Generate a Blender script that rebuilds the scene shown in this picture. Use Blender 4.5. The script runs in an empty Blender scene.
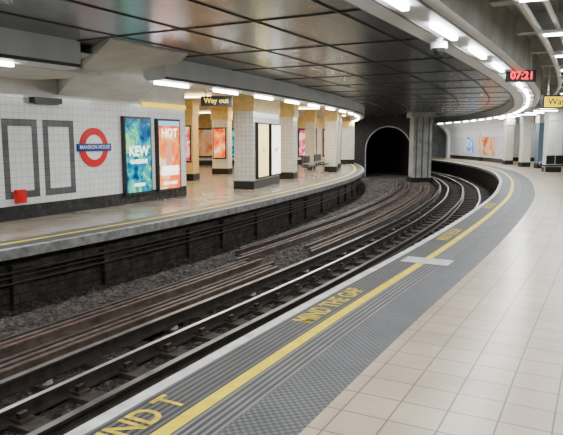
import bpy, math, random
from mathutils import Vector, Matrix
random.seed(7)
sc=bpy.context.scene
# ---------------------------------------------------------------- materials
def newmat(name):
    m=bpy.data.materials.new(name); m.use_nodes=True
    nt=m.node_tree; b=nt.nodes['Principled BSDF']
    return m,nt,b
def N(nt,t,**k):
    n=nt.nodes.new(t)
    for a,v in k.items(): setattr(n,a,v)
    return n
def c4(c): return (c[0],c[1],c[2],1)
def plain(name,col,rough=.6,metal=0,var=.15,scale=6,bump=.0,bscale=40,ds=.02,det=6):
    m,nt,b=newmat(name)
    tc=N(nt,'ShaderNodeTexCoord'); no=N(nt,'ShaderNodeTexNoise')
    no.inputs['Scale'].default_value=scale; no.inputs['Detail'].default_value=det
    nt.links.new(tc.outputs['Object'],no.inputs['Vector'])
    r=N(nt,'ShaderNodeValToRGB')
    r.color_ramp.elements[0].position=.3; r.color_ramp.elements[1].position=.72
    r.color_ramp.elements[0].color=c4([x*(1-var) for x in col]); r.color_ramp.elements[1].color=c4([min(1,x*(1+var)) for x in col])
    nt.links.new(no.outputs['Fac'],r.inputs['Fac']); nt.links.new(r.outputs['Color'],b.inputs['Base Color'])
    b.inputs['Roughness'].default_value=rough; b.inputs['Metallic'].default_value=metal
    if bump:
        n2=N(nt,'ShaderNodeTexNoise'); n2.inputs['Scale'].default_value=bscale
        nt.links.new(tc.outputs['Object'],n2.inputs['Vector'])
        bp=N(nt,'ShaderNodeBump'); bp.inputs['Strength'].default_value=bump; bp.inputs['Distance'].default_value=ds
        nt.links.new(n2.outputs['Fac'],bp.inputs['Height']); nt.links.new(bp.outputs['Normal'],b.inputs['Normal'])
    return m
def emis(name,col,s):
    m,nt,b=newmat(name)
    b.inputs['Base Color'].default_value=c4(col); b.inputs['Emission Color'].default_value=c4(col); b.inputs['Emission Strength'].default_value=s
    return m
def tiled(name,c1,c2,grout,w,h,mortar=.006,rough=.3,offset=0,var=.5,nscale=1.5,bump=.3,spec=.5,dirt=.25):
    m,nt,b=newmat(name)
    uv=N(nt,'ShaderNodeUVMap'); br=N(nt,'ShaderNodeTexBrick')
    br.offset=offset; br.squash=1
    br.inputs['Color1'].default_value=c4(c1); br.inputs['Color2'].default_value=c4(c2); br.inputs['Mortar'].default_value=c4(grout)
    br.inputs['Scale'].default_value=1; br.inputs['Mortar Size'].default_value=mortar; br.inputs['Mortar Smooth'].default_value=.1
    br.inputs['Brick Width'].default_value=w; br.inputs['Row Height'].default_value=h
    nt.links.new(uv.outputs['UV'],br.inputs['Vector'])
    tc=N(nt,'ShaderNodeTexCoord'); no=N(nt,'ShaderNodeTexNoise'); no.inputs['Scale'].default_value=nscale; no.inputs['Detail'].default_value=8; no.inputs['Roughness'].default_value=.65
    nt.links.new(tc.outputs['Object'],no.inputs['Vector'])
    mr=N(nt,'ShaderNodeMapRange'); mr.inputs['From Min'].default_value=.3; mr.inputs['From Max'].default_value=.7
    mr.inputs['To Min'].default_value=1-dirt; mr.inputs['To Max'].default_value=1+dirt*.3
    nt.links.new(no.outputs['Fac'],mr.inputs['Value'])
    mx=N(nt,'ShaderNodeVectorMath',operation='SCALE'); nt.links.new(br.outputs['Color'],mx.inputs[0]); nt.links.new(mr.outputs['Result'],mx.inputs['Scale'])
    nt.links.new(mx.outputs['Vector'],b.inputs['Base Color'])
    b.inputs['Roughness'].default_value=rough; b.inputs['Specular IOR Level'].default_value=spec
    if bump:
        bp=N(nt,'ShaderNodeBump',invert=True); bp.inputs['Strength'].default_value=bump; bp.inputs['Distance'].default_value=.01
        nt.links.new(br.outputs['Fac'],bp.inputs['Height']); nt.links.new(bp.outputs['Normal'],b.inputs['Normal'])
    return m
def ribbed(name,ca,cb,period,rough=.55,dots=False):
    m,nt,b=newmat(name)
    uv=N(nt,'ShaderNodeUVMap'); sp=N(nt,'ShaderNodeSeparateXYZ'); nt.links.new(uv.outputs['UV'],sp.inputs[0])
    def fr(o):
        a=N(nt,'ShaderNodeMath',operation='MULTIPLY'); a.inputs[1].default_value=2*math.pi/period; nt.links.new(o,a.inputs[0])
        s=N(nt,'ShaderNodeMath',operation='SINE'); nt.links.new(a.outputs[0],s.inputs[0]); return s.outputs[0]
    y=fr(sp.outputs['Y'])
    if dots:
        x=fr(sp.outputs['X']); mm=N(nt,'ShaderNodeMath',operation='MULTIPLY'); nt.links.new(x,mm.inputs[0]); nt.links.new(y,mm.inputs[1]); h=mm.outputs[0]
    else: h=y
    r=N(nt,'ShaderNodeMapRange'); r.inputs['From Min'].default_value=-.2; r.inputs['From Max'].default_value=.5; nt.links.new(h,r.inputs['Value'])
    no=N(nt,'ShaderNodeTexNoise'); no.inputs['Scale'].default_value=2.5; no.inputs['Detail'].default_value=8
    tc=N(nt,'ShaderNodeTexCoord'); nt.links.new(tc.outputs['Object'],no.inputs['Vector'])
    mx=N(nt,'ShaderNodeMix',data_type='RGBA'); mx.inputs[6].default_value=c4(ca); mx.inputs[7].default_value=c4(cb); nt.links.new(r.outputs['Result'],mx.inputs[0])
    mr=N(nt,'ShaderNodeMapRange'); mr.inputs['To Min'].default_value=.6; mr.inputs['To Max'].default_value=1.4; nt.links.new(no.outputs['Fac'],mr.inputs['Value'])
    sc_=N(nt,'ShaderNodeVectorMath',operation='SCALE'); nt.links.new(mx.outputs[2],sc_.inputs[0]); nt.links.new(mr.outputs['Result'],sc_.inputs['Scale'])
    nt.links.new(sc_.outputs['Vector'],b.inputs['Base Color'])
    bp=N(nt,'ShaderNodeBump'); bp.inputs['Strength'].default_value=.5; bp.inputs['Distance'].default_value=.01
    nt.links.new(r.outputs['Result'],bp.inputs['Height']); nt.links.new(bp.outputs['Normal'],b.inputs['Normal'])
    b.inputs['Roughness'].default_value=rough
    return m
def art(name,cols,scale,strength):
    m,nt,b=newmat(name)
    tc=N(nt,'ShaderNodeTexCoord'); no=N(nt,'ShaderNodeTexNoise'); no.inputs['Scale'].default_value=scale; no.inputs['Detail'].default_value=3; no.inputs['Distortion'].default_value=1.2
    nt.links.new(tc.outputs['Object'],no.inputs['Vector'])
    r=N(nt,'ShaderNodeValToRGB'); e=r.color_ramp.elements
    while len(e)<len(cols): e.new(.5)
    for i,c in enumerate(cols): e[i].position=.32+.36*i/(len(cols)-1); e[i].color=c4(c)
    nt.links.new(no.outputs['Fac'],r.inputs['Fac']); nt.links.new(r.outputs['Color'],b.inputs['Base Color'])
    nt.links.new(r.outputs['Color'],b.inputs['Emission Color']); b.inputs['Emission Strength'].default_value=strength
    b.inputs['Roughness'].default_value=.2
    return m
M={}
M['floor']=tiled('floor_tile_cream',(.60,.485,.345),(.53,.42,.30),(.18,.14,.105),.3,.3,.006,.28,0,nscale=1.2,bump=.2,dirt=.3,spec=.5)
M['floorL']=tiled('floor_tile_worn',(.43,.36,.27),(.37,.31,.235),(.17,.135,.105),.3,.3,.006,.2,0,nscale=1.2,bump=.2,dirt=.35)
M['wtile']=tiled('white_glazed_tile',(.89,.91,.90),(.83,.85,.84),(.5,.5,.49),.15,.15,.004,.18,0,dirt=.1)
M['wtile_s']=tiled('white_small_tile',(.82,.8,.72),(.75,.73,.64),(.42,.4,.35),.15,.15,.005,.2,0,dirt=.12)
M['gtile']=tiled('grey_glazed_tile',(.15,.15,.155),(.12,.12,.125),(.07,.07,.07),.15,.15,.005,.2,0)
M['btile']=tiled('black_skirting_tile',(.02,.02,.022),(.03,.03,.03),(.01,.01,.01),.15,.15,.005,.2,0)
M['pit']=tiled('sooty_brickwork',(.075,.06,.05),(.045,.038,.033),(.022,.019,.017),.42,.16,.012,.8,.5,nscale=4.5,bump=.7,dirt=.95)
M['ceil']=tiled('dark_ceiling_panel',(.105,.135,.165),(.085,.11,.136),(.012,.013,.014),2.6,1.3,.03,.24,0,nscale=.6,bump=.3,dirt=.35,spec=.7)
M['ceil2']=tiled('platform_ceiling_panel',(.18,.21,.205),(.15,.175,.17),(.05,.05,.05),1.2,1.2,.02,.5,0)
M['ceil3']=tiled('concourse_ceiling_panel',(.6,.57,.48),(.54,.51,.43),(.2,.19,.16),.6,.6,.012,.5,0)
M['rib']=ribbed('ribbed_grey_edging',(.042,.043,.044),(.19,.19,.185),.05)
M['ribd']=ribbed('ribbed_dark_edging',(.033,.034,.035),(.12,.12,.118),.05)
M['blister']=ribbed('blister_tactile_paving',(.062,.064,.067),(.135,.138,.143),.06,dots=True)
M['nose']=plain('platform_nosing_white',(.7,.7,.68),.6,var=.3,scale=5)
M['nosegrey']=plain('platform_edge_stone',(.36,.355,.34),.7,var=.4)
M['yellow']=plain('yellow_line_paint',(.95,.68,.01),.55,var=.16,scale=9)
M['yellowtxt']=plain('yellow_letter_paint',(.7,.5,.03),.6,var=.4,scale=14)
M['conc']=plain('painted_concrete',(.68,.68,.64),.7,var=.12,scale=2,bump=.1)
M['concd']=plain('grey_concrete',(.33,.34,.33),.75,var=.25,scale=2,bump=.15)
M['bulk']=plain('bulkhead_enamel',(.68,.72,.75),.38,var=.08,scale=1.3)
M['bulkd']=plain('bulkhead_trim_dark',(.07,.07,.075),.4)
M['seam']=plain('ceiling_seam_strip',(.018,.019,.021),.5)
M['dark']=plain('near_black_concrete',(.014,.012,.011),.9,var=.4)  # near-black concrete for tunnel bores, tunnel side wall, pillar plinth and overhang undersides
M['rim']=plain('sooty_arch_ring',(.04,.038,.035),.8,var=.4)
M['rust']=plain('rusted_steel',(.08,.052,.038),.65,.3,var=.4,scale=8,bump=.3)
M['brown']=plain('brown_oxide_rail',(.12,.08,.063),.6,.1,var=.5,scale=5,bump=.2)
M['brown2']=plain('dark_oxide_rail',(.065,.05,.043),.65,.1,var=.5,scale=5,bump=.2)
M['shine']=plain('polished_rail_head',(.7,.7,.72),.32,.85,var=.2,scale=3)
M['semi']=plain('worn_conductor_head',(.2,.18,.165),.4,.6,var=.4,scale=3)
M['dirty']=plain('oily_rail_steel',(.05,.04,.034),.5,.4,var=.4,scale=7)
M['ballast']=plain('dirty_ballast',(.10,.082,.07),.9,var=.8,scale=18,bump=.8,bscale=45,ds=.03,det=3)
M['ballast2']=plain('sooty_ballast',(.045,.037,.032),.9,var=.7,scale=22,bump=.8,bscale=45,ds=.03,det=3)
M['stone']=plain('pale_ballast_stone',(.2,.18,.16),.85,var=.5,scale=14)
M['sleeper']=plain('oiled_timber_sleeper',(.05,.04,.033),.85,var=.4,scale=10)
M['porc']=plain('porcelain_insulator',(.4,.38,.34),.35)
M['steel']=plain('galvanised_pipe',(.5,.51,.5),.45,.3,var=.1)
M['black']=plain('black_enamel',(.012,.012,.013),.4)
M['blue']=plain('blue_enamel',(.012,.04,.26),.3,var=.05)
M['red']=plain('red_enamel',(.7,.012,.015),.3,var=.05)
M['white']=plain('white_enamel',(.85,.85,.85),.35,var=.04)
M['plate']=plain('pale_grey_plate',(.55,.55,.53),.5,var=.15)
M['orange']=plain('orange_panel',(.7,.2,.03),.4)
M['creamcol']=plain('cream_enamel',(.75,.55,.2),.4)
M['bluecol']=plain('blue_grey_panel',(.14,.2,.27),.4)
M['tube']=emis('lamp_tube_glow',(.96,.99,1),42)
M['tubeL']=emis('lamp_tube_glow_wall_side',(.97,.99,1),36)
M['warmtube']=emis('warm_lamp_glow',(1,.8,.48),14)
M['led']=emis('red_led_digits',(1,.01,.03),4.5)
M['signy']=emis('yellow_sign_face',(1,.72,.03),1.1)
M['lit']=emis('backlit_white',(1,1,.96),2.2)
M['lity']=emis('backlit_yellow',(1,.85,.3),1.6)
M['art1']=art('poster_art_botanical',[(.0,.02,.08),(.0,.07,.2),(.0,.18,.3),(.02,.4,.3),(.35,.65,.15)],2.6,1.1)
M['art2']=art('poster_art_orange',[(.6,.03,.02),(.95,.14,.03),(1,.25,.04),(1,.5,.15),(.8,.85,.9)],1.8,1.0)
M['art3']=art('mural_art_orange',[(.6,.08,.03),(.9,.25,.08),(.9,.5,.25),(.7,.65,.6)],.9,.2)
M['art4']=art('poster_art_blue',[(.02,.05,.3),(.05,.2,.6),(.4,.6,.8),(.9,.8,.2)],2.5,.8)
M['art5']=art('poster_art_magenta',[(.4,.0,.15),(.8,.05,.2),(.95,.6,.5),(.95,.9,.8)],2.5,.8)
M['skin']=emis('poster_print_figure',(.75,.3,.16),.8)
M['skyb']=emis('poster_print_sky',(.25,.6,.85),.9)
# ---------------------------------------------------------------- mesh builder
class MB:
    def __init__(s,name): s.name=name;s.v=[];s.f=[];s.m=[];s.uv=[];s.mats=[]
    def mi(s,mat):
        m=M[mat]
        if m not in s.mats: s.mats.append(m)
        return s.mats.index(m)
    def face(s,pts,mat,uvs=None):
        i=len(s.v); s.v+= [tuple(p) for p in pts]; s.f.append(tuple(range(i,i+len(pts)))); s.m.append(s.mi(mat))
        if uvs is None:
            a=Vector(pts[1])-Vector(pts[0]); n=a.cross(Vector(pts[2])-Vector(pts[1]))
            if n.length<1e-9: n=Vector((0,0,1))
            n.normalize()
            if abs(n.z)>.8: uvs=[(p[0],p[1]) for p in pts]
            else:
                h=Vector((-n.y,n.x,0)); h.normalize(); uvs=[(h.x*p[0]+h.y*p[1],p[2]) for p in pts]
        s.uv+=uvs
    def hexa(s,b,t,mat,cap=True,matt=None):
        n=len(b)
        for i in range(n):
            j=(i+1)%n; s.face([b[i],b[j],t[j],t[i]],mat)
        if cap: s.face(list(reversed(b)),matt or mat); s.face(t,matt or mat)
    def box(s,c,size,mat,ang=0):
        # ang = heading (clockwise from +Y); size=(across,along,up), c=centre
        tx,ty=math.sin(ang),math.cos(ang); rx,ry=ty,-tx
        hx,hy,hz=size[0]/2,size[1]/2,size[2]/2
        def P(a,b_,z): return (c[0]+rx*a+tx*b_,c[1]+ry*a+ty*b_,c[2]+z)
        b=[P(-hx,-hy,-hz),P(hx,-hy,-hz),P(hx,hy,-hz),P(-hx,hy,-hz)]
        t=[(p[0],p[1],c[2]+hz) for p in b]
        s.hexa(b,t,mat)
    def cyl(s,p0,p1,r,mat,n=12,r1=None):
        p0=Vector(p0);p1=Vector(p1);d=(p1-p0).normalized(); a=d.orthogonal().normalized(); b=d.cross(a); r1=r if r1 is None else r1
        B=[tuple(p0+(a*math.cos(2*math.pi*i/n)+b*math.sin(2*math.pi*i/n))*r) for i in range(n)]
        T=[tuple(p1+(a*math.cos(2*math.pi*i/n)+b*math.sin(2*math.pi*i/n))*r1) for i in range(n)]
        s.hexa(B,T,mat)
    def build(s,parent=None):
        me=bpy.data.meshes.new(s.name); me.from_pydata(s.v,[],s.f)
        for m in s.mats: me.materials.append(m)
        me.polygons.foreach_set('material_index',s.m)
        l=me.uv_layers.new(name='UVMap'); l.data.foreach_set('uv',[x for u in s.uv for x in u])
        me.update()
        o=bpy.data.objects.new(s.name,me); sc.collection.objects.link(o)
        if parent: o.parent=parent
        return o
def empty(name):
    o=bpy.data.objects.new(name,None); sc.collection.objects.link(o); return o
def text_faces(mb,string,size,mat,fn,bold=0,sx=1):
    cu=bpy.data.curves.new('t','FONT'); cu.body=string; cu.size=size; cu.align_x='CENTER'; cu.align_y='CENTER'; cu.resolution_u=3; cu.offset=bold
    ob=bpy.data.objects.new('t',cu); sc.collection.objects.link(ob)
    dg=bpy.context.evaluated_depsgraph_get(); me=ob.evaluated_get(dg).to_mesh()
    for p in me.polygons:
        pts=[fn(me.vertices[i].co.x*sx,me.vertices[i].co.y) for i in p.vertices]
        mb.face(pts,mat)
    bpy.data.objects.remove(ob); bpy.data.curves.remove(cu)
# ---------------------------------------------------------------- curves (plan alignment)
class Curve:
    def __init__(s,keys,step=.5,it=10):
        pts=[Vector(k) for k in keys]; P=[pts[0].copy()]
        for a,b in zip(pts,pts[1:]):
            n=max(1,round((b-a).length/step))
            for i in range(1,n+1): P.append(a.lerp(b,i/n))
        for _ in range(it*2):
            P=[P[0]]+[(P[i-1]+P[i]*2+P[i+1])/4 for i in range(1,len(P)-1)]+[P[-1]]
        s.P=P; s.S=[0]
        for a,b in zip(P,P[1:]): s.S.append(s.S[-1]+(b-a).length)
        s.L=s.S[-1]; s.T=[]
        for i in range(len(P)):
            a=P[max(0,i-2)];b=P[min(len(P)-1,i+2)]; s.T.append((b-a).normalized())
    def ev(s,t):
        t=min(max(t,0),s.L-1e-6); lo,hi=0,len(s.S)-1
        while hi-lo>1:
            m=(lo+hi)//2
            if s.S[m]<=t: lo=m
            else: hi=m
        k=(t-s.S[lo])/(s.S[hi]-s.S[lo]); return s.P[lo].lerp(s.P[hi],k), s.T[lo].lerp(s.T[hi],k).normalized()
    def pt(s,t,off,z=0):
        p,T=s.ev(t); return (p.x+T.y*off,p.y-T.x*off,z)
    def ang(s,t):
        p,T=s.ev(t); return math.atan2(T.x,T.y)
    def atY(s,Y):
        lo,hi=0,s.L
        for _ in range(40):
            m=(lo+hi)/2
            if s.ev(m)[0].y<Y: lo=m
            else: hi=m
        return lo
R=Curve([(-8.2,-9.5),(-4.6,-2.8),(-2.9,.3),(-1.25,3.25),(-.5,4.75),(.15,6.0),(1.76,8.8),(3.95,13.0),(6.5,18.3),(9.1,24.9),(11.15,31.6),(12.35,38.5),(12.75,45.5),(12.4,52),(11.2,60),(9,68)])
Lc=Curve([(-15.5,-9.5),(-9,1.2),(-6,6.2),(-4.35,8.9),(-2.75,11.7),(-.84,15.6),(1.6,21.8),(3.3,26.9),(4.4,31.8),(5.05,37),(5.3,43),(5.2,50)])
def sweep(mb,cv,s0,s1,step,prof,mats,closed=False):
    n=max(1,round((s1-s0)/step)); ds=(s1-s0)/n
    pr=list(prof)+([prof[0]] if closed else [])
    acc=[0]
    for a,b in zip(pr,pr[1:]): acc.append(acc[-1]+math.hypot(b[0]-a[0],b[1]-a[1]))
    rows=[[cv.pt(s0+i*ds,o,z) for o,z in pr] for i in range(n+1)]
    for i in range(n):
        for j in range(len(pr)-1):
            m=mats[j] if isinstance(mats,(list,tuple)) else mats
            u0,u1=s0+i*ds,s0+(i+1)*ds
            mb.face([rows[i][j],rows[i][j+1],rows[i+1][j+1],rows[i+1][j]],m,[(u0,acc[j]),(u0,acc[j+1]),(u1,acc[j+1]),(u1,acc[j])])
    if closed:
        m=mats[0] if isinstance(mats,(list,tuple)) else mats
        mb.face(rows[0][:-1],m); mb.face(list(reversed(rows[-1][:-1])),m)
sEndR=R.atY(57); sEndL=Lc.atY(43.5); SB=1.2
# ---------------------------------------------------------------- platforms
mb=MB('floor')
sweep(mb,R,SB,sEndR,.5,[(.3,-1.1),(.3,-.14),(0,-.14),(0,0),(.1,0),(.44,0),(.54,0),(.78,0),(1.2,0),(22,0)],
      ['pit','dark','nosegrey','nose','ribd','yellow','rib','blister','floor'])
sweep(mb,Lc,SB,sEndL,.5,[(-.3,-1.1),(-.3,-.16),(0,-.16),(0,0),(-.12,0),(-.45,0),(-.55,0),(-.8,0),(-18,0)],
      ['pit','dark','nosegrey','nosegrey','ribd','yellow','rib','floorL'])
s=SB+1; k=0
while s<sEndL-.5:
    w_=.3+.15*(k%3)
    mb.box(Lc.pt(s,-.25,-.73),(.09,w_,.74),'pit',Lc.ang(s))
    if k%3==1: mb.box(Lc.pt(s,-.22,-.33),(.16,w_+.08,.06),'rim',Lc.ang(s))
    s+=1.55+.5*((k*7)%3); k+=1
mb.build()
mb=MB('trackbed_ballast')
def bed(s0,s1,step,o0,o1,amp):
    n=int((s1-s0)/step); k=int((o1-o0)/step)
    g=[[None]*(k+1) for _ in range(n+1)]
    for i in range(n+1):
        for j in range(k+1):
            o=o0+(o1-o0)*j/k; z=-1.04+random.uniform(-amp,amp)+(.04 if -5.2<o<-2.9 else 0)
            g[i][j]=R.pt(s0+(s1-s0)*i/n+random.uniform(-.3,.3)*step,o+random.uniform(-.3,.3)*step,z)
    for i in range(n):
        for j in range(k):
            o=o0+(o1-o0)*j/k
            mt='ballast2' if random.random()<(.8 if o>-2.8 else .5) else 'ballast'
            mb.face([g[i][j],g[i][j+1],g[i+1][j+1],g[i+1][j]],mt,[(0,0)]*4)
sa=R.atY(.5); sb=R.atY(19)
bed(sa,sb,.06,-6.2,.3,.024); bed(sb,R.atY(40),.14,-7.6,.3,.03); bed(SB,sa,.5,-8,.3,.01); bed(R.atY(40),R.L-1,.5,-9,.3,.02)
for _ in range(1500):
    s=random.uniform(sa,R.atY(30)); o=random.choice([random.uniform(-5.4,-2.8)]*3+[random.uniform(-2.8,-.2)]); r=random.uniform(.015,.035)
    p=R.pt(s,o,-1.0+(.0 if o<-2.9 else -.03)); a=random.uniform(0,3)
    B=[(p[0]+r*math.cos(a+q*1.57+random.uniform(-.3,.3)),p[1]+r*math.sin(a+q*1.57),p[2]-.03) for q in range(4)]
    T=[(x*.5+p[0]*.5,y*.5+p[1]*.5,p[2]+r*.6) for x,y,z in B]
    mb.hexa(B,T,random.choice(['stone','ballast','ballast2']))
mb.build()
# ---------------------------------------------------------------- track
track=empty('railway_track')
def railprof(o,z,w=.07,h=.155):
    f=.07
    return [(o-f,z),(o-f,z+.015),(o-.012,z+.03),(o-.012,z+h-.045),(o-w/2,z+h-.035),(o-w/2,z+h),(o+w/2,z+h),(o+w/2,z+h-.035),(o+.012,z+h-.045),(o+.012,z+.03),(o+f,z+.015),(o+f,z)]
def rail(name,o,z,s0,s1,side,top,parent,w=.07,h=.155):
    b=MB(name); ms=[side]*12; ms[5]=top; sweep(b,R,s0,s1,.5,railprof(o,z,w,h),ms,True); return b.build(parent)
rail('running_rail_near',-.75,-1.0,1.3,sEndR+8,'dirty','shine',track,.06)
rail('running_rail_far',-2.2,-1.0,1.3,sEndR+8,'dirty','shine',track,.06)
rail('centre_conductor_rail',-1.48,-.94,1.3,sEndR+8,'dirty','semi',track,.08,.15)
rail('outer_conductor_rail',-2.62,-.92,1.3,sEndR+8,'dirty','semi',track,.08,.16)
b=MB('sleepers'); c=MB('rail_chairs'); ins=MB('insulators')
s=1.5; i=0
while s<R.atY(56):
    a=R.ang(s)
    b.box(R.pt(s,-1.5,-1.045),(2.6,.25,.13),'sleeper',a)
    for o in (-.75,-2.2):
        c.box(R.pt(s,o,-.975),(.34,.16,.05),'rust',a)
        for d in (-.1,.1): c.box(R.pt(s,o+d,-.94),(.05,.1,.09),'dirty',a)
    if i%3==0:
        for o,z in ((-1.48,-.94),(-2.62,-.92)): ins.cyl(R.pt(s,o,-1.03),R.pt(s,o,z+.005),.085,'porc',10,.06)
    s+=.72;i+=1
b.build(track);c.build(track);ins.build(track)
st=empty('spare_rails')
for k,o in enumerate((-3.12,-3.26,-3.40,-3.78,-3.92,-4.06)):
    m_='brown' if k%3!=2 else 'brown2'
    rail('spare_rail_%d'%(k+1),o,-1.0,2,R.atY(11.3)+k*.12+random.uniform(-.3,.3)-.9,m_,m_,st,.07,.13)
for k,o in enumerate((-4.25,-4.4,-4.75,-4.9)):
    m_='brown' if k%3!=2 else 'brown2'
    rail('spare_rail_far_%d'%(k+1),o,-1.0,R.atY(10.8)+k*.4,R.atY(36),m_,m_,st,.07,.13)
for k,o in enumerate((-3.2,-3.35,-3.6)):
    rail('spare_rail_mid_%d'%(k+1),o,-1.0,R.atY(12.2)+k*.3,R.atY(33),'brown' if k else 'brown2','brown',st,.07,.13)
bt=MB('bearer_timbers')
for Y in [1+1.6*q for q in range(7)]: bt.box(R.pt(R.atY(Y)-.6,-3.6,-1.045),(1.3,.12,.09),'sleeper',R.ang(R.atY(Y)))
for Y in [13+2*q for q in range(11)]: bt.box(R.pt(R.atY(Y)-1.2,-4.0,-1.045),(2.0,.12,.09),'sleeper',R.ang(R.atY(Y)))
bt.build(st)
b=MB('trackside_cover_board'); s=R.atY(6.9); b.box(R.pt(s,-2.89,-.955),(.3,1.1,.03),'rust',R.ang(s)); b.box(R.pt(s,-2.89,-.99),(.22,1.0,.05),'sleeper',R.ang(s)); b.build()
b=MB('trackside_cables')
for z,o,r in ((-.42,-.18,.022),(-.5,-.18,.016),(-.6,-.18,.02)):
    pr=[(o+r*math.cos(q*math.pi/3),z+r*math.sin(q*math.pi/3)) for q in range(6)]
    sweep(b,Lc,SB,sEndL,.6,pr,'dirty',True)
b.build()
# ---------------------------------------------------------------- ceilings
mb=MB('ceiling')
sweep(mb,R,SB,R.atY(57.5),.5,[(-10,3.36),(.6,3.36)],'ceil')
sweep(mb,R,SB,sEndR,.5,[(1.1,3.62),(22,3.62)],'ceil2')
sweep(mb,Lc,SB,Lc.atY(18),.5,[(-18,3.22),(-.3,3.22)],'conc')
sweep(mb,Lc,Lc.atY(18),sEndL+1,.5,[(-18,3.22),(-.3,3.22)],'ceil3')
mb.build()
mb=MB('trim_2')
s=SB+.4
while s<R.atY(50):
    mb.box(R.pt(s,-3.2,3.352),(7.0,.03,.012),'seam',R.ang(s)); s+=2.6
for o in (-.55,-1.85,-3.15,-4.45,-5.75): sweep(mb,R,SB,R.atY(52),.6,[(o-.014,3.36),(o-.014,3.346),(o+.014,3.346),(o+.014,3.36)],'seam',True)
mb.build()
bprofL=[(-.02,3.4),(-.02,2.97),(-.06,2.92),(-.2,2.9),(-.5,2.9),(-.6,2.97),(-.6,3.4)]; bmL=['bulk','bulkd','bulk','bulk','bulk','bulk']
g0,g1=Lc.atY(10.55),Lc.atY(12.55)
mb=MB('lighting_bulkhead')
sweep(mb,R,SB,R.atY(56),.4,[(.35,3.4),(.35,3.03),(.42,3.0),(1.2,3.0),(1.24,3.7)],['bulk','bulkd','bulk','concd'])
for o in (.68,1.04): sweep(mb,R,SB,R.atY(56),.4,[(o-.012,2.999),(o-.012,2.985),(o+.012,2.985),(o+.012,2.999)],'bulkd')
mb.build()
mb=MB('lighting_bulkhead')
sweep(mb,Lc,SB,g0,.4,bprofL,bmL); sweep(mb,Lc,g1,sEndL+2,.4,bprofL,bmL)
for g in (g0,g1): mb.face([Lc.pt(g,o,z) for o,z in bprofL],'bulk')
mb.build()
def lamp(name,loc,ang,ln,w,power,col=(.97,.99,1)):
    l=bpy.data.lights.new(name,'AREA'); l.shape='RECTANGLE'; l.size=w; l.size_y=ln; l.energy=power; l.color=col
    o=bpy.data.objects.new(name,l); sc.collection.objects.link(o); o.location=loc; o.rotation_euler=(0,0,-ang); return o
mb=MB('bulkhead_strip_lamps'); ll=[]
s=R.atY(6.05)-2.05*3
while s<R.atY(52):
    a=R.ang(s)
    mb.box(R.pt(s,.86,2.972),(.07,1.05,.05),'tube',a)
    if s<R.atY(51): ll.append((R.pt(s,.86,2.935),a,30 if s<R.atY(36) else 45))
    s+=2.05
s=Lc.atY(9.1)-2.3*3
while s<sEndL:
    a=Lc.ang(s)
    if not(g0-.5<s<g1+.5):
        mb.box(Lc.pt(s,-.36,2.865),(.07,1.15,.05),'tubeL',a)
        if s>2: ll.append((Lc.pt(s,-.36,2.82),a,46))
    s+=2.3
mb.build()
lampp=empty('ceiling_strip_lights')
for p,a,w in ll:
    o=lamp('strip_light',p,a,1.1,.12,w); o.parent=lampp
# ---------------------------------------------------------------- right platform ceiling services
mb=MB('ceiling_beams')
s=1.4
while s<R.atY(52):
    a=R.ang(s); mb.box(R.pt(s,8.6,3.47),(14.6,.26,.28),'concd',a); s+=2.35
mb.build()
mb=MB('ceiling_pipes')
for o,z,r,m in ((1.7,3.22,.05,'steel'),(1.95,3.24,.035,'steel'),(4.1,3.2,.05,'steel'),(4.3,3.2,.05,'conc'),(7.6,3.2,.05,'bulkd')):
    pr=[(o+r*math.cos(q*math.pi/4),z+r*math.sin(q*math.pi/4)) for q in range(8)]
    sweep(mb,R,SB,R.atY(50),.5,pr,m,True)
mb.build()
mb=MB('cable_tray')
sweep(mb,R,SB,R.atY(50),.5,[(3.1,3.27),(3.1,3.19),(3.5,3.19),(3.5,3.27)],'steel')
s=1.4
while s<R.atY(50):
    for o in (3.1,3.5): mb.cyl(R.pt(s+.3,o,3.19),R.pt(s+.3,o,3.6),.012,'steel',6)
    s+=2.35
mb.build()
mb=MB('platform_strip_lamps')
s=2.55; k=0
while s<R.atY(52):
    a=R.ang(s)
    for o in (2.35,6.9):
        if o>3 and k%2: continue
        mb.box(R.pt(s,o,3.13),(1.2,.14,.045),'white',a); mb.box(R.pt(s,o,3.095),(1.1,.055,.025),'tube',a)
        for d in (-.4,.4):
            mb.cyl(R.pt(s,o+d,3.15),R.pt(s,o+d,3.62),.01,'steel',6)
        if (o<4 and k%2==0) or (o>4 and R.ev(s)[0].y>12):
            q=lamp('strip_light',R.pt(s,o,3.06),a+math.pi/2,1.1,.12,28); q.parent=lampp
    s+=2.35; k+=1
mb.build()
# ---------------------------------------------------------------- left wall
P0=Vector((-5.85,12.1)); WD=Vector((.4472,.8944)); WN=Vector((.8944,-.4472)); WA=math.atan2(WD.x,WD.y)
def wl(t,z,d=0): return (P0.x+WD.x*t+WN.x*d,P0.y+WD.y*t+WN.y*d,z)
mb=MB('wall_left')
T0,T1=-16,6.65
def wq(t0,t1,z0,z1,mat,d): mb.face([wl(t0,z0,d),wl(t1,z0,d),wl(t1,z1,d),wl(t0,z1,d)],mat,[(t0,z0),(t1,z0),(t1,z1),(t0,z1)])
wq(T0,T1,0,.3,'btile',0.02); mb.face([wl(T0,.3,.02),wl(T1,.3,.02),wl(T1,.3,0),wl(T0,.3,0)],'btile')
wq(T0,T1,.3,2.62,'wtile',0)
wq(T0,T1,2.62,3.25,'conc',.01)
mb.face([wl(T0,2.62,.01),wl(T1,2.62,.01),wl(T1,2.62,0),wl(T0,2.62,0)],'conc')
mb.face([wl(T1,0,.02),wl(T1,0,-.5),wl(T1,3.25,-.5),wl(T1,3.25,.02)],'wtile_s')
wq(T0,T1,0,3.25,'wtile',-.5)
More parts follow.
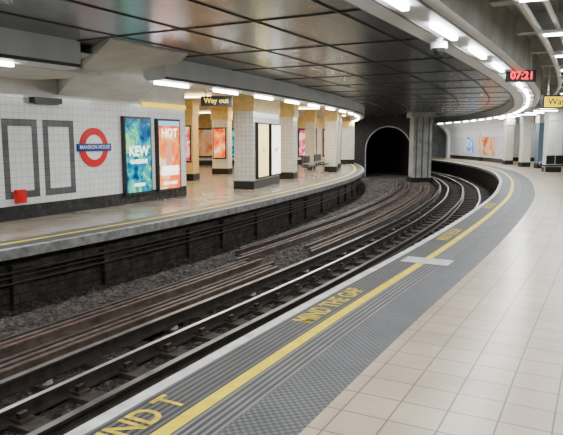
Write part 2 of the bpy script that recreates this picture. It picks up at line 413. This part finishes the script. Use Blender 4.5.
def frame(t0,t1,z0,z1,w,mat,d=.004):
    wq(t0,t1,z0,z0+w,mat,d);wq(t0,t1,z1-w,z1,mat,d);wq(t0,t0+w,z0+w,z1-w,mat,d);wq(t1-w,t1,z0+w,z1-w,mat,d)
for t0,t1 in ((-2.4,-1.5),(-1.3,-.4),(.3,1.2),(1.35,2.25)): frame(t0,t1,.45,2.12,.15,'gtile')
mb.build()
mb=MB('trim_1')
b0=[wl(4.7,2.56,.005),wl(6.65,2.56,.005),wl(6.65,2.56,.05),wl(4.7,2.56,.05)]
mb.hexa(b0,[(p[0],p[1],2.68) for p in b0],'signy'); mb.build()
mb=MB('concrete_haunch')
A=wl(1.8,2.68,.02);B=wl(4.5,2.68,.02); C=(-1.84,12.07,3.33);D=(-2.83,10.2,3.33)
up=lambda p,h:(p[0],p[1],p[2]+h)
mb.hexa([A,B,C,D],[up(A,.5),up(B,.5),up(C,.35),up(D,.35)],'conc'); mb.build()
def beam_face(t0,t1,z0,z1,d0,d1,name):
    m=MB(name); b=[wl(t0,z0,d0),wl(t0,z0,d1),wl(t1,z0,d1),wl(t1,z0,d0)]; m.hexa(b,[(p[0],p[1],z1) for p in b],'conc'); m.build()
beam_face(-1.6,1.2,2.95,3.24,.02,1.9,'concrete_ceiling_beam')
mb=MB('emergency_light_box'); c=wl(1.4,2.53,.1); mb.box(c,(.18,.75,.12),'black',WA); mb.box((c[0],c[1],c[2]-.07),(.12,.6,.02),'bulkd',WA); mb.build()
mb=MB('fire_alarm_box'); c=wl(.62,.5,.07); mb.box(c,(.12,.22,.28),'red',WA); mb.box(wl(.62,.51,.135),(.012,.1,.1),'red',WA); mb.build()
def arcring(mb,t,z,r0,r1,d,mat,n=48,a0=0,a1=2*math.pi):
    for i in range(n):
        a=a0+(a1-a0)*i/n;b=a0+(a1-a0)*(i+1)/n
        mb.face([wl(t+r*math.cos(q),z+r*math.sin(q),d) for r,q in ((r0,a),(r1,a),(r1,b),(r0,b))],mat)
    for i in range(n):
        a=a0+(a1-a0)*i/n;b=a0+(a1-a0)*(i+1)/n
        mb.face([wl(t+r1*math.cos(a),z+r1*math.sin(a),d),wl(t+r1*math.cos(b),z+r1*math.sin(b),d),wl(t+r1*math.cos(b),z+r1*math.sin(b),0),wl(t+r1*math.cos(a),z+r1*math.sin(a),0)],mat)
mb=MB('station_roundel_sign'); rt,rz=2.87,1.5
arcring(mb,rt,rz,.3,.47,.035,'red'); arcring(mb,rt,rz,0,.3,.03,'white')
b0=[wl(rt-.55,rz-.09,0),wl(rt+.55,rz-.09,0),wl(rt+.55,rz-.09,.06),wl(rt-.55,rz-.09,.06)]
mb.hexa(b0,[(p[0],p[1],rz+.09) for p in b0],'blue')
text_faces(mb,'MANSION HOUSE',.125,'white',lambda x,y:wl(rt+x,rz+y+.005,.064),.002)
mb.build()
def adbox(name,t0,t1,z0,z1,arts,txts,shapes=()):
    m=MB(name); b=[wl(t0-.05,z0-.06,.01),wl(t1+.05,z0-.06,.01),wl(t1+.05,z0-.06,.12),wl(t0-.05,z0-.06,.12)]
    m.hexa(b,[(p[0],p[1],z1+.06) for p in b],'black')
    q=lambda a,b_,c_,d_,mt,dd:m.face([wl(a,c_,dd),wl(b_,c_,dd),wl(b_,d_,dd),wl(a,d_,dd)],mt)
    q(t0,t1,z0,z1,arts,.123)
    for sh in shapes: q(t0+(t1-t0)*sh[0],t0+(t1-t0)*sh[1],z0+(z1-z0)*sh[2],z0+(z1-z0)*sh[3],sh[4],.125)
    for tx,sz,fx,fz,mt in txts:
        text_faces(m,tx,sz,mt,lambda x,y:wl(t0+(t1-t0)*fx+x,z0+(z1-z0)*fz+y,.128),.006)
    m.build()
adbox('advertising_poster_botanical',3.9,4.88,.3,2.22,'art1',[('KEW',.36,.5,.56,'lit'),('GARDENS',.15,.5,.42,'lit'),('ORCHIDS',.1,.5,.1,'lit')])
adbox('advertising_poster_orange',5.26,6.2,.3,2.2,'art2',[('HOT',.34,.5,.82,'lit'),('SHOP NOW',.12,.5,.08,'lit')],[(.0,1,.93,1,'skyb'),(.08,.92,.2,.34,'lit'),(.3,.62,.34,.62,'skin'),(.36,.56,.62,.72,'skin')])
# ---------------------------------------------------------------- left concourse
def column(x,y,w,l,ang,ht=3.25,tile='wtile_s',name='tiled_column',top='creamcol',ad=None):
    m=MB(name); m.box((x,y,.14),(w+.04,l+.04,.28),'black',ang)
    m.box((x,y,(2.62+.28)/2),(w,l,2.62-.28),tile,ang)
    m.box((x,y,(2.62+ht)/2),(w+.08,l+.08,ht-2.62),top,ang)
    m.build()
    if ad:
        q=MB('framed_column_poster'); tx,ty=math.sin(ang),math.cos(ang); d=l/2+.035
        q.box((x-tx*d,y-ty*d,1.5),(w*.82,.05,1.5),'black',ang); d+=.03
        q.box((x-tx*d,y-ty*d,1.5),(w*.72,.02,1.38),ad,ang); q.build()
ca=math.radians(15)
column(-.85,22.0,.68,3.3,ca)
def facebox(name,cx,cy,ang,w,z0,z1,mat,txt=None):
    m=MB(name); tx,ty=math.sin(ang),math.cos(ang); rx,ry=ty,-tx
    m.box((cx,cy,(z0+z1)/2),(.1,w+.1,z1-z0+.12),'black',ang)
    P=lambda a,z,d:(cx+tx*a+rx*d,cy+ty*a+ry*d,z)
    m.face([P(-w/2,z0,.055),P(w/2,z0,.055),P(w/2,z1,.055),P(-w/2,z1,.055)],mat)
    if txt: text_faces(m,txt,.22,'bulkd',lambda x,y:P(x,(z0+z1)/2+y,.06),.004)
    m.build()
def onblk(t): return (-.85+math.sin(ca)*t+math.cos(ca)*.4,22.0+math.cos(ca)*t-math.sin(ca)*.4)
x,y=onblk(-.8); facebox('advertising_lightbox',x,y,ca,1.2,.4,2.2,'lity','GO')
x,y=onblk(.85); facebox('advertising_lightbox',x,y,ca,1.2,.4,2.2,'lit','NEW')
column(.25,26.2,.72,.72,ca); column(2.62,31.6,.6,.6,ca); column(3.2,35.5,.5,.5,ca); column(1.6,33.5,.5,.5,ca)
column(-3.9,25,.75,.6,ca,tile='creamcol',ad='art5'); column(-2.9,29.5,.8,.6,ca,tile='wtile_s',ad='art2'); column(-1.0,32,.6,.5,ca,ad='art4'); column(-4.9,30,.7,.7,ca,tile='orange')
column(-1.9,36.5,.7,.7,ca,tile='orange')
mb=MB('wall_back')
def vw(x0,y0,x1,y1,z0,z1,mat):
    L=math.hypot(x1-x0,y1-y0); mb.face([(x0,y0,z0),(x1,y1,z0),(x1,y1,z1),(x0,y0,z1)],mat,[(0,z0),(L,z0),(L,z1),(0,z1)])
vw(-16,38,5.0,41.5,0,.3,'btile'); vw(-16,38,5.0,41.5,.3,2.4,'wtile_s'); vw(-16,38,5.0,41.5,2.4,3.3,'creamcol')
vw(-16,-9,-16,38,0,3.4,'wtile_s')
mb.build()
mb=MB('wall_back_far')
vw(15.4,47,32,44,0,.3,'btile'); vw(15.4,47,32,44,.3,2.6,'wtile_s'); vw(15.4,47,32,44,2.6,3.7,'conc')
mb.build()
mb=MB('wall_behind'); vw(-18,-8.7,16,-8.7,-1.1,3.7,'wtile_s'); mb.build()
mb=MB('wall_right'); sweep(mb,R,SB,R.atY(47),1,[(21,0),(21,.3),(21,2.6),(21,3.7)],['btile','wtile_s','conc']); mb.build()
arts=['art2','art4','art5','art3','art1']
for k in range(9):
    x=-10+k*1.68; m_=arts[k%5]
    y=38+(x+16)/21*3.5-.07; q=MB('framed_wall_poster'); q.box((x,y,1.45),(1.3,.06,1.9),'black',math.radians(-9.5)); q.box((x+.01,y-.04,1.45),(1.15,.03,1.7),m_,math.radians(-9.5)); q.build()
mb=MB('concourse_ceiling_lamps')
for (x,y) in ((-5,21),(-3,21),(-5.5,25),(-2.2,25.5),(-5,29),(-1.5,29.5),(-4,33.5),(-.2,34.5),(1.2,29),(-7,34),(3.4,38)):
    mb.box((x,y,3.14),(1.2,.16,.06),'warmtube',ca)
    q=lamp('concourse_light',(x,y,3.08),ca+math.pi/2,1.2,.2,80,(1,.8,.5)); q.parent=lampp
mb.build()
def hang_sign(name,x,y,z,w,h,ang,face,txt,tm,top,fs=.72):
    m=MB(name); m.box((x,y,z),(w,.14,h),'black',ang)
    tx,ty=math.sin(ang),math.cos(ang); rx,ry=ty,-tx
    P=lambda a,b_:(x+rx*a-tx*.075,y+ry*a-ty*.075,z+b_)
    m.face([P(-w/2+.03,-h/2+.03),P(w/2-.03,-h/2+.03),P(w/2-.03,h/2-.03),P(-w/2+.03,h/2-.03)],face)
    P2=lambda a,b_:(x+rx*a-tx*.08,y+ry*a-ty*.08,z+b_)
    text_faces(m,txt,h*fs,tm,lambda a,b_:P2(a,b_),.003)
    for a in (-w*.35,w*.35): m.cyl((x+rx*a,y+ry*a,z+h/2),(x+rx*a,y+ry*a,top),.018,'steel',8)
    m.build()
hang_sign('way_out_sign',-1.75,16.5,2.72,.85,.26,math.radians(5),'black','Way out','signy',3.22)
hang_sign('way_out_sign',6.6,14.3,2.56,1.0,.3,0,'signy','Way out','black',3.6)
hang_sign('train_clock_display',4.68,12.0,2.92,.54,.22,0,'black','07:21','led',3.6,.95)
mb=MB('cctv_dome_camera'); x,y=2.04,8.0
mb.cyl((x,y,2.94),(x,y,2.998),.05,'white',14); mb.cyl((x,y,2.86),(x,y,2.94),.11,'white',20)
for i in range(4):
    a0,a1=i*math.pi/8,(i+1)*math.pi/8; mb.cyl((x,y,2.86-.09*math.sin(a0)),(x,y,2.86-.09*math.sin(a1)),.09*math.cos(a0),'black',20,max(.003,.09*math.cos(a1)))
mb.build()
# ---------------------------------------------------------------- right far platform
column(14.0,31.2,.7,.7,math.radians(5),3.6,'wtile',top='conc'); column(15.1,35.2,.45,.45,0,3.6,'bluecol',top='conc'); column(15.0,37.2,.5,.5,0,3.6,top='conc'); column(15.2,40.5,.5,.5,0,3.6,top='conc')
column(17.3,36,.6,.6,0,3.6,'creamcol'); column(19.5,33,.6,.6,0,3.6)
mb=MB('wall_platform_curved'); sw=R.atY(53.5)
aprof=[(2.9,0),(2.9,.3),(2.9,1.9),(2.78,2.4),(2.5,2.8),(2.1,3.05),(1.6,3.2),(1.26,3.25)]
sweep(mb,R,R.atY(41),sw,.5,aprof,['btile','wtile']+['white']*5)
ins_=[(o-.22,z if z<2 else z-.18) for o,z in aprof]
for i in range(len(aprof)-1):
    a,b_,c_,d_=aprof[i],aprof[i+1],ins_[i+1],ins_[i]
    mb.face([R.pt(sw,*a),R.pt(sw,*b_),R.pt(sw,*c_),R.pt(sw,*d_)],'white'); mb.face([R.pt(sw,*c_),R.pt(sw,*d_),R.pt(sw+.4,*d_),R.pt(sw+.4,*c_)],'white')
mb.build()
mb=MB('wall_mural'); sweep(mb,R,R.atY(44),R.atY(47.5),.5,[(2.87,.5),(2.87,1.85)],'art3'); mb.build()
mb=MB('wall_mural'); sweep(mb,R,R.atY(48.5),R.atY(50),.5,[(2.87,.6),(2.87,1.85)],'art4'); mb.build()
def bench(x,y,ang,name='platform_bench'):
    m=MB(name); tx,ty=math.sin(ang),math.cos(ang); rx,ry=ty,-tx
    P=lambda a,b_,z:(x+rx*a+tx*b_,y+ry*a+ty*b_,z)
    for k in range(3):
        b_=(k-1)*.55; m.box(P(0,b_,.45),(.45,.48,.05),'black',ang); m.box(P(-.24,b_,.72),(.05,.48,.42),'black',ang)
    m.box(P(-.05,0,.4),(.06,1.7,.05),'steel',ang)
    for b_ in (-.7,.7):
        m.cyl(P(-.05,b_,0),P(-.05,b_,.4),.03,'steel',8); m.box(P(-.05,b_,.01),(.4,.08,.02),'steel',ang)
    for b_ in (-.83,-.28,.28,.83): m.box(P(0,b_,.6),(.4,.03,.03),'steel',ang); m.cyl(P(.15,b_,.45),P(.15,b_,.6),.012,'steel',6)
    m.build()
bench(13.2,29.0,math.radians(250)); bench(1.35,27.7,ca); bench(2.05,30.3,ca)
# ---------------------------------------------------------------- tunnel end
mb=MB('concrete_pillar'); b=[(8.2,37.6,-1.1),(9.35,37.6,-1.1),(9.35,38.8,-1.1),(8.2,38.8,-1.1)]
mb.hexa(b,[(p[0],p[1],3.345) for p in b],'concd'); mb.box((8.77,38.2,-.9),(1.35,1.4,.4),'dark'); mb.box((8.77,38.2,3.19),(1.5,1.5,.3),'concd')
for q in (-.38,0,.38): mb.box((8.77+q,37.58,1.2),(.05,.06,3.9),'bulkd')
mb.build()
def portal(name,cx,Y,r,x0,x1,top,spring,depth,rim,facem):
    m=MB(name); n=24
    arc=[(cx-r,-1.1)]+[(cx-r*math.cos(math.pi*i/n),spring+r*math.sin(math.pi*i/n)) for i in range(n+1)]+[(cx+r,-1.1)]
    out=[]
    for (x,z) in arc:
        if z<=-1.09: out.append((x0 if x<cx else x1,-1.1))
        else:
            k=(x-(cx-r))/(2*r); out.append((x0+(x1-x0)*k, top) if 0.02<k<.98 else ((x0 if k<.5 else x1),top))
    for i in range(len(arc)-1):
        a,b_,c_,d_=arc[i],arc[i+1],out[i+1],out[i]
        m.face([(a[0],Y,a[1]),(b_[0],Y,b_[1]),(c_[0],Y,c_[1]),(d_[0],Y,d_[1])],facem)
        m.face([(a[0],Y,a[1]),(b_[0],Y,b_[1]),(b_[0],Y+depth,b_[1]),(a[0],Y+depth,a[1])],'dark')
        sc1=lambda p,w:(cx+(p[0]-cx)*(1+w/r),p[1] if p[1]<=-1.09 else spring+(p[1]-spring)*(1+w/r))
        A,B=sc1(a,rim),sc1(b_,rim)
        m.face([(a[0],Y-.15,a[1]),(b_[0],Y-.15,b_[1]),(B[0],Y-.15,B[1]),(A[0],Y-.15,A[1])],'concd')
        m.face([(a[0],Y-.15,a[1]),(b_[0],Y-.15,b_[1]),(b_[0],Y+.1,b_[1]),(a[0],Y+.1,a[1])],'rim')
        m.face([(A[0],Y-.15,A[1]),(B[0],Y-.15,B[1]),(B[0],Y,B[1]),(A[0],Y,A[1])],'rim')
    m.face([(arc[0][0],Y+depth,-1.1),(arc[-1][0],Y+depth,-1.1),(arc[-1][0],Y+depth,spring+r),(arc[0][0],Y+depth,spring+r)],'dark')
    m.build()
portal('tunnel_portal',7.75,44,1.6,4.6,9.45,3.34,.95,8,.09,'rim')
portal('tunnel_portal',10.9,58,2.2,7,19,3.34,.9,8,.2,'concd')
mb=MB('wall_tunnel_side'); mb.box((9.5,51.2,1.1),(.1,13,4.3),'dark'); mb.build()
# ---------------------------------------------------------------- platform lettering
mb=MB('mind_the_gap_lettering')
def plat_text(string,s_c,off,size,sx=1.0):
    text_faces(mb,string,size,'yellowtxt',lambda x,y:R.pt(s_c+x,off-y,.003),.006,sx)
plat_text('MIND T',R.atY(3.5)+.05,.275,.30,.8)
plat_text('MIND THE GAP',R.atY(6.2),.275,.29,.72)
plat_text('MIND THE GAP',R.atY(10.8),.275,.28,.72)
plat_text('MIND THE GAP',R.atY(15.5),.275,.28,.72)
mb.build()
mb=MB('pale_threshold_plate'); s=R.atY(8.35)
sweep(mb,R,s,s+.4,.4,[(.2,0.001),(.2,.006),(.86,.006),(.86,.001)],'plate',False); mb.build()
# ---------------------------------------------------------------- world / camera
w=bpy.data.worlds.new('World'); sc.world=w; w.use_nodes=True
w.node_tree.nodes['Background'].inputs[0].default_value=(.6,.65,.7,1); w.node_tree.nodes['Background'].inputs[1].default_value=.15
cam=bpy.data.cameras.new('Camera'); cam.sensor_width=36; cam.lens=600/563*36; cam.clip_start=.05
co=bpy.data.objects.new('Camera',cam); sc.collection.objects.link(co); co.location=(0,0,1.7); co.rotation_euler=(math.radians(90-7.454),0,0); sc.camera=co
